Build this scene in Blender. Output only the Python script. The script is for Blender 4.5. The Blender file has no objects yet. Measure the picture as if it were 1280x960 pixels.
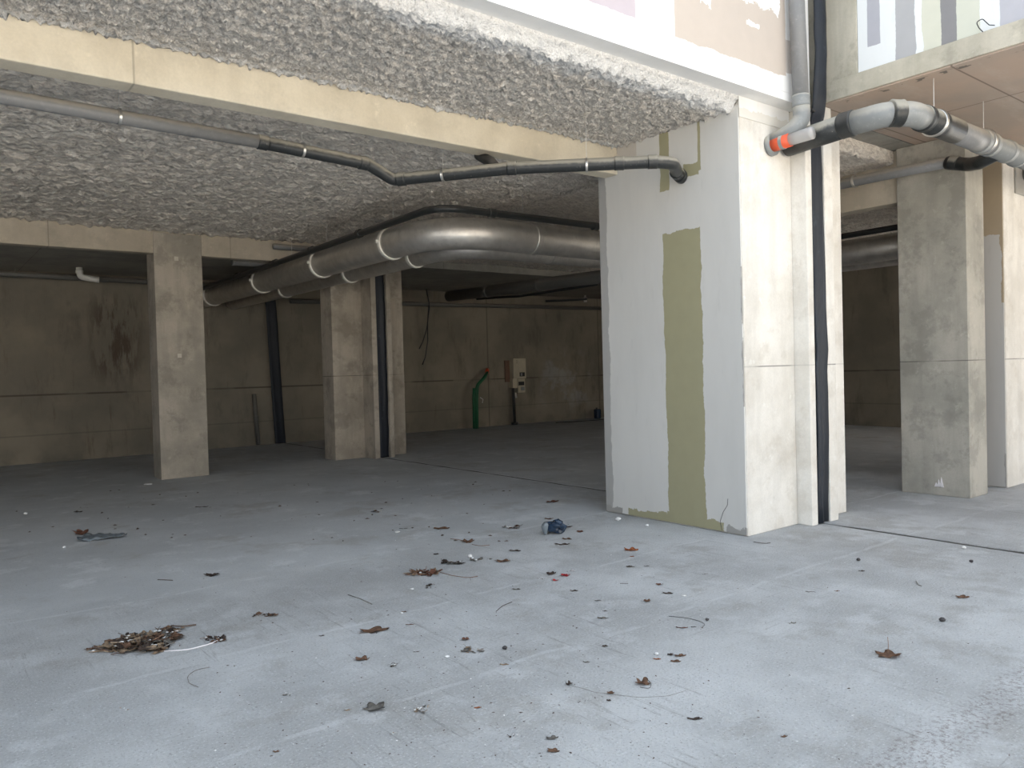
import bpy, bmesh, math, random
from mathutils import Vector, Matrix, noise
random.seed(7)
C = bpy.context.scene.collection
V = Vector

# ------------------------------------------------------------------ camera
F = 974.44
CAM = V((0, 0, 1.6))
RT = Matrix(((0.7876, -0.6155, -0.0267), (-0.0322, 0.0021, -0.9995), (0.6153, 0.7881, -0.0181)))  # right, down, forward
cd = bpy.data.cameras.new('camera'); cam = bpy.data.objects.new('camera', cd); C.objects.link(cam)
cd.sensor_width = 36; cd.sensor_fit = 'HORIZONTAL'; cd.lens = F / 1280 * 36; cd.clip_end = 300; cd.clip_start = .05
r_, d_, f_ = RT[0].normalized(), RT[1].normalized(), RT[2].normalized()
m = Matrix((r_, -d_, -f_)).transposed().to_4x4(); m.translation = CAM
cam.matrix_world = m
bpy.context.scene.camera = cam

def ground(px, py, z=0.0):
    """place on the floor seen at this pixel of the 1280x960 photograph"""
    d = r_ * ((px - 640) / F) + d_ * ((py - 480) / F) + f_
    t = (z - CAM.z) / d.z
    return CAM + d * t

# ------------------------------------------------------------------ objects
def tag(o, label=None, cat=None, group=None, kind=None):
    if label: o['label'] = label
    if cat: o['category'] = cat
    if group: o['group'] = group
    if kind: o['kind'] = kind
    return o
def thing(name, loc, label, cat, group=None):
    o = bpy.data.objects.new(name, None); o.empty_display_size = .1; C.objects.link(o); o.location = loc
    return tag(o, label, cat, group)
def obj(name, bm, mat, parent=None, smooth=False, kind=None, label=None):
    me = bpy.data.meshes.new(name); bm.normal_update(); bm.to_mesh(me); bm.free()
    me.materials.append(mat)
    if smooth:
        for p in me.polygons: p.use_smooth = True
    o = bpy.data.objects.new(name, me); C.objects.link(o)
    if parent:
        o.parent = parent
        w = V((0, 0, 0)); q = parent
        while q: w += V(q.location); q = q.parent
        me.transform(Matrix.Translation(-w))
    if kind: o['kind'] = kind
    if label: o['label'] = label
    return o
def root(o):
    """move the origin of a one-mesh thing to its base"""
    me = o.data; xs = [v.co for v in me.vertices]
    c = V(((min(v.x for v in xs) + max(v.x for v in xs)) / 2, (min(v.y for v in xs) + max(v.y for v in xs)) / 2, min(v.z for v in xs)))
    me.transform(Matrix.Translation(-c)); o.location = c
    return o
def box(bm, x0, x1, y0, y1, z0, z1, bev=0):
    g = bmesh.ops.create_cube(bm, size=1)
    for v in g['verts']:
        v.co = V((x0 + (v.co.x + .5) * (x1 - x0), y0 + (v.co.y + .5) * (y1 - y0), z0 + (v.co.z + .5) * (z1 - z0)))
    if bev:
        es = list({e for v in g['verts'] for e in v.link_edges})
        bmesh.ops.bevel(bm, geom=es, offset=bev, segments=2, affect='EDGES', profile=.5)
    return bm
def B(*a, bev=0): return box(bmesh.new(), *a, bev=bev)
def fillet(pts, r, n=6):
    pts = [V(p) for p in pts]; out = [pts[0]]
    for i in range(1, len(pts) - 1):
        a, b, c = pts[i - 1], pts[i], pts[i + 1]
        u, w = (a - b), (c - b); lu, lw = u.length, w.length; u.normalize(); w.normalize()
        ang = u.angle(w)
        t = min(r / math.tan(ang / 2), lu * .48, lw * .48)
        p0, p1 = b + u * t, b + w * t
        for k in range(n + 1):
            s = k / n
            out.append(p0 * (1 - s) ** 2 + b * 2 * s * (1 - s) + p1 * s * s)
    out.append(pts[-1]); return out
def tube(bm, pts, rad, seg=20, cap=True, hollow=0):
    pts = [V(p) for p in pts]; rings = []
    t0 = (pts[1] - pts[0]).normalized()
    nrm = t0.orthogonal().normalized()
    for i, p in enumerate(pts):
        if i == 0: t = t0
        elif i == len(pts) - 1: t = (pts[i] - pts[i - 1]).normalized()
        else: t = ((pts[i + 1] - p).normalized() + (p - pts[i - 1]).normalized()).normalized()
        nrm = (nrm - t * nrm.dot(t)).normalized(); bn = t.cross(nrm)
        r = rad[i] if isinstance(rad, (list, tuple)) else rad
        rings.append([bm.verts.new(p + (nrm * math.cos(a) + bn * math.sin(a)) * r) for a in [2 * math.pi * k / seg for k in range(seg)]])
    for i in range(len(rings) - 1):
        for k in range(seg):
            bm.faces.new((rings[i][k], rings[i][(k + 1) % seg], rings[i + 1][(k + 1) % seg], rings[i + 1][k]))
    if cap:
        bm.faces.new(list(reversed(rings[0]))); bm.faces.new(rings[-1])
    return bm
def T(pts, rad, seg=20): return tube(bmesh.new(), pts, rad, seg)
def collar(bm, c, d, r, w, lip=.012, seg=24):
    """a socket/clamp ring around a pipe"""
    c, d = V(c), V(d).normalized(); ri = r * 1.0
    return tube(bm, [c - d * w / 2, c - d * w * .42, c - d * w * .3, c + d * w * .3, c + d * w * .42, c + d * w / 2], [ri + .001, ri + lip, ri + lip * .75, ri + lip * .75, ri + lip, ri + .001], seg)
def prism(bm, outline, z0, z1):
    a = [bm.verts.new((x, y, z0)) for x, y in outline]; b = [bm.verts.new((x, y, z1)) for x, y in outline]
    n = len(a)
    bm.faces.new(list(reversed(a))); bm.faces.new(b)
    for i in range(n): bm.faces.new((a[i], a[(i + 1) % n], b[(i + 1) % n], b[i]))
    return bm

# ------------------------------------------------------------------ materials
class Mat:
    def __init__(s, name, rough=.8, metal=0):
        s.m = bpy.data.materials.new(name); s.m.use_nodes = True
        s.n = s.m.node_tree.nodes; s.l = s.m.node_tree.links
        s.b = s.n['Principled BSDF']; s.b.inputs['Roughness'].default_value = rough; s.b.inputs['Metallic'].default_value = metal
        g = s.n.new('ShaderNodeNewGeometry'); s.P = g.outputs['Position']; s.N = g.outputs['Normal']
        x = s.n.new('ShaderNodeSeparateXYZ'); s.l.new(s.P, x.inputs[0]); s.X, s.Y, s.Z = x.outputs
    def sock(s, i, v):
        if hasattr(v, 'is_output') or isinstance(v, bpy.types.NodeSocket): s.l.new(v, i)
        else: i.default_value = v
    def math(s, op, a, b=0.0, c=0.0, clamp=False):
        n = s.n.new('ShaderNodeMath'); n.operation = op; n.use_clamp = clamp
        for i, v in zip(n.inputs, (a, b, c)): s.sock(i, v)
        return n.outputs[0]
    def noise(s, scale, detail=4, rough=.55, vec=None, stretch=None, dist=0, off=0):
        n = s.n.new('ShaderNodeTexNoise'); n.inputs['Scale'].default_value = scale; n.inputs['Detail'].default_value = detail
        n.inputs['Roughness'].default_value = rough; n.inputs['Distortion'].default_value = dist
        vec = vec or s.P
        mp = s.n.new('ShaderNodeMapping'); s.l.new(vec, mp.inputs[0]); mp.inputs['Location'].default_value = (off, off * .7, off * 1.3)
        mp.inputs['Scale'].default_value = stretch or (1, 1, 1); s.l.new(mp.outputs[0], n.inputs['Vector'])
        return n.outputs['Fac']
    def vor(s, scale, stretch=None, feat='F1'):
        n = s.n.new('ShaderNodeTexVoronoi'); n.feature = feat; n.inputs['Scale'].default_value = scale
        mp = s.n.new('ShaderNodeMapping'); s.l.new(s.P, mp.inputs[0]); mp.inputs['Scale'].default_value = stretch or (1, 1, 1)
        s.l.new(mp.outputs[0], n.inputs['Vector']); return n.outputs['Distance']
    def sm(s, v, a, b, lo=0.0, hi=1.0):
        n = s.n.new('ShaderNodeMapRange'); n.interpolation_type = 'SMOOTHSTEP' if a != b else 'LINEAR'
        s.sock(n.inputs[0], v); n.inputs[1].default_value = a; n.inputs[2].default_value = b; n.inputs[3].default_value = lo; n.inputs[4].default_value = hi
        return n.outputs[0]
    def mix(s, f, a, b):
        n = s.n.new('ShaderNodeMix'); n.data_type = 'RGBA'
        s.sock(n.inputs[0], f); s.sock(n.inputs[6], a if not isinstance(a, tuple) else (*a, 1)); s.sock(n.inputs[7], b if not isinstance(b, tuple) else (*b, 1))
        return n.outputs[2]
    def mul(s, *a):
        o = a[0]
        for v in a[1:]: o = s.math('MULTIPLY', o, v)
        return o
    def band(s, v, a, b, e=.004):
        """1 where a < v < b"""
        return s.mul(s.sm(v, a - e, a + e), s.sm(v, b - e, b + e, 1, 0))
    def line(s, v, at, w): return s.sm(s.math('ABSOLUTE', s.math('SUBTRACT', v, at)), w * .4, w, 1, 0)
    def col(s, c): s.sock(s.b.inputs['Base Color'], c if not isinstance(c, tuple) else (*c, 1)); return s
    def bump(s, h, strength=.3, dist=.01):
        n = s.n.new('ShaderNodeBump'); n.inputs['Strength'].default_value = strength; n.inputs['Distance'].default_value = dist
        s.l.new(h, n.inputs['Height']); s.l.new(n.outputs[0], s.b.inputs['Normal']); return s

def plain(name, c, rough=.6, metal=0, var=.15, scale=12):
    M = Mat(name, rough, metal)
    M.col(M.mix(M.noise(scale), tuple(v * (1 - var) for v in c), tuple(min(1, v * (1 + var)) for v in c)))
    return M.m
def concrete(name, c, dark, stain=.5, lines=(1.57,), rough=.85, off=0, pores=True, vlines=(), stain_c=None, bump=.25):
    M = Mat(name, rough)
    a = M.sm(M.noise(1.1, 6, .65, off=off), .38, .64)
    k = M.mix(M.mul(a, .95), c, dark)
    b = M.sm(M.noise(2.6, 7, .7, off=off + 5), .5, .62)
    k = M.mix(M.mul(b, .5 * stain), k, stain_c or tuple(v * .55 for v in dark))
    streak = M.sm(M.noise(5, 4, .6, stretch=(1, 1, .12), off=off + 3), .45, .68)
    k = M.mix(M.mul(streak, .4 * stain), k, tuple(v * .7 for v in dark))
    fine = M.noise(60, 3, .6)
    k = M.mix(M.sm(fine, .3, .7, 0, .12), k, tuple(v * .5 for v in c))
    lim = M.sm(M.noise(7, 5, .7, off=off + 9), .6, .7)
    k = M.mix(M.mul(lim, .25), k, tuple(min(1, v * 1.35) for v in c))
    for z in lines:
        w = M.sm(M.noise(2.5, 2, off=off + 1), .35, .6, .25, .9)
        k = M.mix(M.mul(M.line(M.Z, z, .008), w), k, tuple(v * .35 for v in dark))
    for ax, v in vlines:
        k = M.mix(M.mul(M.line({'x': M.X, 'y': M.Y}[ax], v, .01), .5), k, tuple(v * .35 for v in dark))
    M.col(k)
    h = M.math('ADD', M.mul(fine, .3), M.noise(9, 5, .6))
    M.bump(h, bump, .01)
    return M.m

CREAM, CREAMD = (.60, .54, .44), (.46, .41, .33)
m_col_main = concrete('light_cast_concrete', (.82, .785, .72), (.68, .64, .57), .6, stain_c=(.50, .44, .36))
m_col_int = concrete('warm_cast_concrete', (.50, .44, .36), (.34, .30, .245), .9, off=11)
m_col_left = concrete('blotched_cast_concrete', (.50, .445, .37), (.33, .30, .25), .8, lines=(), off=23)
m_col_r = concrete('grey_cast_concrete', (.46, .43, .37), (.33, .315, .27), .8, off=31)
m_beam = concrete('beam_concrete', (.70, .63, .50), (.60, .53, .41), .35, lines=(), off=3, vlines=(('x', 1.33),))
m_beam2 = concrete('beam_concrete_inner', (.60, .53, .43), (.48, .42, .33), .5, lines=(), off=8, vlines=(('x', 1.75), ('x', 4.4)))
m_slab = concrete('slab_edge_concrete', (.55, .51, .42), (.42, .39, .31), .8, lines=(), off=14)
m_ceil = concrete('bare_slab_concrete', (.36, .34, .30), (.26, .25, .22), .4, lines=(), off=17, vlines=(('x', 1.85), ('x', 9.2)))

def make_wall_mat():
    M = Mat('stained_wall_concrete', .9)
    a = M.sm(M.noise(.7, 5, .6), .3, .7)
    k = M.mix(a, (.30, .262, .205), (.20, .18, .145))
    k = M.mix(M.mul(M.sm(M.noise(2.2, 6, .65, stretch=(1, 1, .35), off=4), .52, .72), .6), k, (.12, .10, .08))
    k = M.mix(M.mul(M.sm(M.noise(6, 5, .7, stretch=(1, 1, .15), off=9), .58, .75), .6), k, (.14, .10, .07))
    # rust-dark drips on the left bay
    drip = M.mul(M.band(M.X, 3.1, 4.0, .25), M.band(M.Z, 1.7, 3.3, .4), M.sm(M.noise(7, 5, .7, stretch=(1, 1, .2), off=2), .45, .6))
    k = M.mix(M.mul(drip, .75), k, (.075, .05, .035))
    # whitish chalk wash on the right end
    chalk = M.mul(M.band(M.X, 15.2, 17.2, .4), M.band(M.Z, .4, 2.0, .5), M.sm(M.noise(2, 5, .65, off=6), .45, .65))
    k = M.mix(M.mul(chalk, .45), k, (.42, .42, .41))
    k = M.mix(M.mul(M.line(M.Z, 1.35, .025), M.sm(M.noise(1.3, 2), .4, .55, .2, .8)), k, (.08, .065, .05))
    for x in (4.35, 8.7, 13.2, 17.6):
        k = M.mix(M.mul(M.line(M.X, x, .03), .6), k, (.10, .085, .065))
    k = M.mix(M.mul(M.line(M.Z, .55, .02), .35), k, (.10, .09, .07))
    k = M.mix(M.mul(M.sm(M.Z, .0, .45, 1, 0), M.sm(M.noise(1.5, 4, off=3), .4, .65), .6), k, (.13, .12, .10))
    M.col(k); M.bump(M.noise(10, 6, .6), .3, .01); return M.m
m_wall = make_wall_mat()

def make_foam(name, c, d, white=False, stretch=(1, 1, 1), sc=1.0):
    M = Mat(name, .95)
    n1 = M.noise(34 * sc, 6, .8, stretch=stretch, dist=.6); n2 = M.vor(60 * sc, stretch); n3 = M.noise(9 * sc, 5, .7, stretch=stretch, off=3)
    k = M.mix(M.sm(n1, .38, .58), d, c)
    k = M.mix(M.mul(M.sm(n1, .55, .66), .6), k, tuple(min(1, v * 1.25) for v in c))
    k = M.mix(M.mul(M.sm(n3, .48, .36), .4), k, tuple(v * .6 for v in c))
    k = M.mix(M.mul(M.sm(M.noise(1.3, 4, .6), .48, .66), .3), k, tuple(v * .74 for v in c))
    if white:
        w = M.math('ADD', M.Y, M.mul(M.math('SUBTRACT', M.noise(3.5, 5, .7), .5), .5))
        f = M.mul(M.sm(w, 4.46, 4.66, 1, 0), M.sm(M.X, 1.8, 3.0))
        e = M.sm(M.math('ADD', M.Y, M.mul(M.math('SUBTRACT', M.noise(6, 4, .7), .5), .1)), 5.76, 5.82)
        f = M.math('MAXIMUM', f, M.mul(e, .8))
        k = M.mix(M.mul(f, .9), k, M.mix(M.sm(n1, .36, .46), (.62, .61, .59), (.95, .94, .92)))
    M.col(k)
    h = M.math('ADD', n1, M.mul(n2, -.5)); h = M.math('ADD', h, M.mul(n3, 1.2))
    M.bump(h, .75, .035); return M.m
m_foam1 = make_foam('sprayed_fibre_insulation', (.93, .865, .78), (.54, .485, .43), True)
m_foam2 = make_foam('sprayed_fibre_insulation_inner', (.93, .85, .75), (.58, .51, .44), stretch=(.45, 1.1, 1), sc=.7)

def make_floor():
    M = Mat('rough_concrete_floor', .88)
    ed = M.math('ADD', M.Y, M.mul(M.math('SUBTRACT', M.noise(.8, 4, .6), .5), 1.6))
    out = M.sm(ed, 5.6, 6.5, 1, 0)                    # broomed apron in front, trowelled slab inside
    base = M.mix(M.sm(M.noise(.6, 5, .6), .35, .65), (.47, .485, .495), (.56, .575, .585))
    ap = M.mix(M.sm(M.noise(.9, 6, .65, off=4), .35, .7), (.47, .475, .475), (.67, .68, .685))
    k = M.mix(out, base, ap)
    k = M.mix(M.mul(M.sm(M.noise(2.4, 6, .7, off=7), .53, .66), .5), k, (.72, .73, .74))
    k = M.mix(M.mul(M.sm(M.noise(1.2, 5, .7, off=12), .54, .66), .45), k, (.36, .345, .32))
    broom = M.noise(30, 4, .7, stretch=(1, .06, 1), dist=.3)
    k = M.mix(M.mul(M.sm(broom, .56, .7), out, M.sm(M.noise(.8, 3, off=6), .42, .58), .6), k, (.27, .265, .26))
    br2 = M.noise(40, 4, .7, stretch=(.05, 1, 1), off=3)
    k = M.mix(M.mul(M.sm(br2, .55, .68), out, M.sm(M.noise(1.0, 3, off=2), .48, .6), .3), k, (.25, .24, .23))
    grit = M.noise(75, 4, .75)
    k = M.mix(M.mul(M.sm(grit, .56, .66), .6), k, (.2, .195, .19))
    k = M.mix(M.mul(M.sm(grit, .44, .34), out, .8), k, (.8, .81, .82))
    pit = M.vor(9); k = M.mix(M.mul(M.sm(pit, .03, .07, 1, 0), .5), k, (.18, .17, .16))
    for yy, st in ((3.35, .3), (4.55, .35), (6.15, .28)):   # pale trowel ridges between passes
        wy = M.math('ADD', M.Y, M.mul(M.math('SUBTRACT', M.noise(1.1, 3, off=yy), .5), .25))
        k = M.mix(M.mul(M.line(wy, yy, .025), M.sm(M.noise(2.5, 5, .7, off=yy), .42, .55), st), k, (.8, .81, .82))
    # gritty seam of dirt running along the apron
    sy = M.math('ADD', M.Y, M.mul(M.math('SUBTRACT', M.noise(2.2, 5, .7), .5), .18))
    seam = M.mul(M.line(sy, 1.47, .16), M.sm(M.noise(38, 5, .8), .50, .58), M.sm(M.X, 2.2, 3.2))
    k = M.mix(M.mul(seam, .5), k, (.16, .11, .10))
    k = M.mix(M.mul(M.sm(M.math('ABSOLUTE', M.math('SUBTRACT', M.Y, 6.35)), .0, .35, 1, 0), M.sm(M.noise(3, 5, .7), .45, .65), .25), k, (.62, .62, .62))
    M.col(k)
    h = M.math('ADD', M.mul(broom, out, 1.0), M.mul(grit, M.math('ADD', M.mul(out, 1.5), .25)))
    h = M.math('ADD', h, M.mul(M.noise(5, 5, .6), .8))
    M.bump(h, .8, .016); return M.m
m_floor = make_floor()
m_joint = plain('dirty_joint_filler', (.075, .07, .065), .95, var=.4)
m_ground = plain('courtyard_earth', (.54, .50, .44), .95, var=.2, scale=1)

def make_plaster(name, base, rects, greyband=True, uaxis='y', bump=.06):
    """joint compound over boards; rects = (u0,u1,z0,z1,colour,wobble)"""
    M = Mat(name, .7)
    U = M.Y if uaxis == 'y' else M.X
    k = M.mix(M.sm(M.noise(1.6, 5, .6, stretch=(1, 1, .3)), .35, .7), base, tuple(v * .92 for v in base))
    k = M.mix(M.mul(M.sm(M.noise(9, 5, .6, stretch=(1, 1, .25), off=3), .6, .7), .2), k, tuple(v * .75 for v in base))
    for (u0, u1, z0, z1, c, w) in rects:
        nu = M.mul(M.math('SUBTRACT', M.noise(3.2, 6, .62, off=u0), .5), w)
        nz = M.mul(M.math('SUBTRACT', M.noise(6, 6, .65, off=z1 + 2), .5), w * 1.3)
        f = M.mul(M.band(M.math('ADD', U, nu), u0, u1, .003), M.band(M.math('ADD', M.Z, nz), z0, z1, .003))
        cc = M.mix(M.noise(8, 4), tuple(v * .94 for v in c), tuple(v * 1.05 for v in c))
        k = M.mix(f, k, cc)
    M.col(k); M.bump(M.noise(12, 5), bump, .01); return M.m
OLIVE = (.37, .345, .215)
GREYC = (.36, .345, .32)
m_plA = make_plaster('skimmed_moisture_board', (.68, .665, .63), [
    (4.80, 5.27, -.4, 2.93, OLIVE, .10), (4.60, 5.30, -.4, .10, OLIVE, .16), (5.3, 5.83, -.4, .085, OLIVE, .18),
    (5.17, 5.29, 3.36, 4.2, OLIVE, .06), (4.775, 4.81, 3.47, 4.2, OLIVE, .05), (4.80, 4.98, 3.44, 3.56, OLIVE, .07),
    (6.06, 6.4, -.4, 3.7, (.42, .41, .39), .10), (5.92, 6.4, -.4, .07, GREYC, .14), (4.1, 4.56, -.4, .075, GREYC, .16),
    (4.2, 4.352, 1.2, 2.5, GREYC, .08), (5.6, 6.4, 3.735, 4.2, (.56, .52, .47), .04)])
WHITE = (.84, .83, .81)
m_fascia = make_plaster('jointed_plasterboard_wall', WHITE, [
    (3.2, 4.56, 4.30, 5.6, (.50, .44, .47), .05), (5.02, 6.60, 4.27, 5.2, (.53, .46, .40), .05),
    (5.15, 6.50, 4.80, 5.02, WHITE, .40), (5.2, 6.1, 4.90, 5.4, WHITE, .25), (6.0, 6.2, 4.62, 4.66, WHITE, .1), (5.35, 5.5, 4.62, 4.7, WHITE, .2),
    (6.6, 6.9, 4.32, 4.62, (.55, .50, .46), .05)], uaxis='x')
m_upper = make_plaster('striped_plasterboard_wall', (.78, .80, .80), [
    (3.60, 3.72, 4.55, 5.6, (.42, .42, .46), .02), (3.28, 3.46, 4.2, 5.6, (.42, .42, .43), .06),
    (2.93, 3.22, 4.2, 5.6, (.62, .62, .52), .06), (2.93, 3.06, 4.2, 5.6, (.24, .235, .24), .05), (2.75, 2.93, 4.2, 5.6, (.60, .61, .52), .05),
    (2.30, 2.60, 4.2, 5.6, (.46, .46, .50), .03), (1.3, 1.6, 4.2, 5.6, (.62, .62, .52), .05), (.4, .7, 4.2, 5.6, (.46, .46, .50), .03)])
m_plR = make_plaster('grey_skim_board', (.54, .52, .49), [(3.6, 4.6, 3.10, 4.2, (.40, .32, .22), .10), (3.6, 3.80, 2.25, 3.2, (.40, .32, .22), .12), (3.6, 3.80, -.1, .42, GREYC, .10)])

def make_ply():
    M = Mat('plywood_cast_slab_underside', .8)
    k = M.mix(M.sm(M.noise(.9, 5, .6), .35, .65), (.47, .36, .285), (.40, .33, .275))
    k = M.mix(M.mul(M.sm(M.noise(3, 5, .7, stretch=(.3, 1, 1), off=2), .5, .7), .35), k, (.55, .49, .42))
    for v in (2.98, 4.2, 1.75, .5): k = M.mix(M.mul(M.line(M.Y, v, .012), .8), k, (.16, .12, .09))
    for v in (8.54, 11.0): k = M.mix(M.mul(M.line(M.X, v, .012), .8), k, (.16, .12, .09))
    k = M.mix(M.mul(M.line(M.X, 7.35, .05), M.sm(M.noise(9, 4), .55, .6)), k, (.15, .13, .11))
    M.col(k); return M.m
m_ply = make_ply()

def make_pipe(name, c, dust, rough=.35, amt=.8, spec=.5):
    M = Mat(name, rough)
    x = M.n.new('ShaderNodeSeparateXYZ'); M.l.new(M.N, x.inputs[0])
    up = M.sm(M.math('ADD', x.outputs[2], M.mul(M.math('SUBTRACT', M.noise(14, 5, .7), .5), .5)), -.12, .42)
    k = M.mix(M.sm(M.noise(20, 4, .7), .5, .75, 0, .25), c, tuple(min(1, v * 1.8 + .03) for v in c))
    k = M.mix(M.mul(up, amt), k, dust)
    sp = M.sm(M.noise(55, 3, .6, off=2), .68, .72); k = M.mix(M.mul(sp, .5), k, dust)
    M.col(k); M.b.inputs['Roughness'].default_value = rough
    return M.m
m_black = make_pipe('dusty_black_plastic', (.022, .024, .024), (.44, .41, .34), .4)
m_blackc = make_pipe('clean_black_plastic', (.018, .02, .02), (.12, .11, .10), .42, .4)
m_grey = make_pipe('grey_plastic_pipe', (.20, .20, .20), (.40, .36, .30), .4, .7)
m_greyd = make_pipe('dark_grey_plastic_pipe', (.13, .128, .12), (.22, .20, .17), .5, .6)
m_lgrey = make_pipe('light_grey_plastic', (.225, .235, .235), (.46, .43, .37), .4, .7)
m_white = plain('white_plastic', (.75, .73, .68), .5)
m_zinc = plain('galvanised_clamp', (.62, .60, .56), .32, .9)
m_ring = plain('bright_seal_ring', (.80, .77, .69), .4, .2)
m_wire = plain('thin_steel_wire', (.62, .60, .57), .45, .6)
def make_duct():
    M = Mat('galvanised_duct_metal', .4, .85)
    k = M.mix(M.sm(M.noise(5, 5, .65), .35, .7), (.58, .55, .51), (.70, .67, .62))
    k = M.mix(M.mul(M.sm(M.noise(10, 5, .7, off=2), .55, .7), .4), k, (.40, .37, .33))
    M.col(k); M.sock(M.b.inputs['Roughness'], M.sm(M.noise(9, 4, .7), .3, .7, .36, .55))
    M.bump(M.noise(6, 3, .5), .25, .012); return M.m
m_duct = make_duct()
m_mem = Mat('black_joint_membrane', .55)
m_mem.col(m_mem.mix(m_mem.mul(m_mem.sm(m_mem.noise(9, 6, .75, stretch=(1, 1, .35)), .58, .75), .4), (.010, .014, .022), (.13, .16, .19)))
m_mem.bump(m_mem.noise(7, 4, .6, stretch=(1, 1, .4)), .7, .03); m_mem = m_mem.m
m_green = plain('green_corrugated_conduit', (.02, .13, .06), .5)
m_redp = plain('orange_red_plastic', (.75, .11, .04), .4)
m_box = plain('beige_meter_box', (.50, .45, .34), .5)
m_dark = plain('dark_plastic_window', (.03, .03, .03), .3)
M = Mat('clear_plastic_sleeve', .12); M.col((.86, .85, .83)); M.b.inputs['Transmission Weight'].default_value = .55; M.b.inputs['IOR'].default_value = 1.25; m_clear = M.m
def leafmat(name, c):
    M = Mat(name, .75); k = M.mix(M.sm(M.noise(30, 5, .7), .3, .7), tuple(v * .75 for v in c), tuple(min(1, v * 1.6) for v in c)); M.col(k); return M.m
L_BROWN = leafmat('dry_brown_leaf', (.21, .12, .075)); L_RED = leafmat('reddish_dry_leaf', (.19, .085, .055)); L_DARK = leafmat('dark_dry_leaf', (.085, .06, .048))
L_TAN = leafmat('tan_dry_leaf', (.34, .25, .17)); L_GREY = leafmat('grey_dry_leaf', (.19, .175, .155)); L_ORANGE = leafmat('orange_dry_leaf', (.38, .13, .05)); L_WHITE = leafmat('white_crumbs', (.72, .70, .66))
m_blue = plain('dark_blue_plastic_film', (.02, .04, .075), .25, var=.5, scale=60)
m_film = plain('grey_translucent_film', (.20, .23, .25), .2, var=.3)
m_wrapr = plain('red_wrapper_foil', (.55, .05, .06), .4); m_wrapw = plain('white_wrapper_paper', (.8, .76, .76), .5)
m_stone = plain('black_pebble', (.05, .045, .045), .6)

# ------------------------------------------------------------------ floor
XJ = 7.135
def jag(seed):
    return [(XJ + .0, 0)]
bm = bmesh.new()
ys = [-3 + .045 * i for i in range(int(21.0 / .045) + 1)]
def edge(y, s): return max(.006, (.036 if y < 6 else .032) + .03 * noise.noise(V((y * 2.3, s, 0))) + .02 * max(0, noise.noise(V((y * 11, s * 3, 1))) - .15)) 
prism(bm, [(-12, -3)] + [(XJ - edge(y, 1), y) for y in ys] + [(-12, ys[-1])], -.10, 0)
prism(bm, [(20, ys[-1])] + [(XJ + edge(y, 9), y) for y in reversed(ys)] + [(20, -3)], -.10, 0)
tag(obj('floor', bm, m_floor), kind='structure')
tag(obj('trim_1', B(XJ - .1, XJ + .1, -3, 18, -.10, -.006), m_joint), kind='structure')
tag(obj('floor', B(-60, 60, -60, 60, -.35, -.11), m_ground), kind='structure')

# ------------------------------------------------------------------ shell
def S(name, bm, mat): return tag(obj(name, bm, mat), kind='structure')
S('wall_back', B(-12, 18.7, 18.0, 18.3, -.05, 4.4), m_wall)
S('wall_right', B(18.5, 18.8, 4.2, 18.0, -.05, 4.4), m_wall)
S('wall_left', B(-12.3, -12, 4.3, 18.3, -.05, 4.4), m_wall)
S('ceiling', B(-12, 20, 4.34, 18.0, 4.13, 4.40), m_ceil)                         # structural slab over the hall
S('ceiling', B(-12, 7.1, 13.40, 18.0, 3.80, 4.12), m_ceil)                       # lowered bare bay at the back
S('ceiling', B(7.17, 18.5, 14.05, 18.0, 3.80, 4.12), m_ceil)

def foam(name, x0, x1, y0, y1, z0, res, mat, amp, freq, up_edges=(), sx=1.0):
    """lumpy sprayed underside: a displaced sheet closed upward to the slab"""
    bm = bmesh.new(); nx, ny = int((x1 - x0) / res), int((y1 - y0) / res); g = []
    for j in range(ny + 1):
        row = []
        y = y0 + (y1 - y0) * j / ny
        for i in range(nx + 1):
            x = x0 + (x1 - x0) * i / nx
            p = V((x * freq * sx, y * freq, 0))
            t = noise.fractal(p, 0.8, 2.1, 4) * .5 + abs(noise.noise(p * 2.3)) * .8
            big = noise.noise(V((x * .9, y * 1.1, 4)))
            z = z0 - amp * t + .018 * big
            for (ax, at, w, zz) in up_edges:
                q = abs((x if ax == 'x' else y) - at) / w
                if q < 1:
                    q = q * q * (3 - 2 * q); z = z * q + (zz - amp * .3 * t) * (1 - q)
            row.append(bm.verts.new((x + .01 * noise.noise(p + V((9, 0, 0))), y + .01 * noise.noise(p + V((0, 9, 0))), z)))
        g.append(row)
    for j in range(ny):
        for i in range(nx): bm.faces.new((g[j][i], g[j + 1][i], g[j + 1][i + 1], g[j][i + 1]))
    rim = g[0] + [r[-1] for r in g[1:]] + list(reversed(g[-1][:-1])) + [r[0] for r in reversed(g[1:-1])]
    top = [bm.verts.new((v.co.x, v.co.y, 4.128)) for v in rim]
    n = len(rim)
    for i in range(n): bm.faces.new((rim[i], rim[(i + 1) % n], top[(i + 1) % n], top[i]))
    o = S(name, bm, mat)
    for p in o.data.polygons: p.use_smooth = True
    return o
foam('ceiling', -3.0, 6.10, 4.335, 5.87, 3.955, .017, m_foam1, .062, 15, [('y', 4.335, .09, 4.02)])
foam('ceiling', -3.0, 7.1, 6.07, 13.2, 3.975, .028, m_foam2, .085, 8, sx=.6)
foam('ceiling', 7.17, 18.5, 4.6, 14.05, 3.97, .05, m_foam2, .055, 6)

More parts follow.
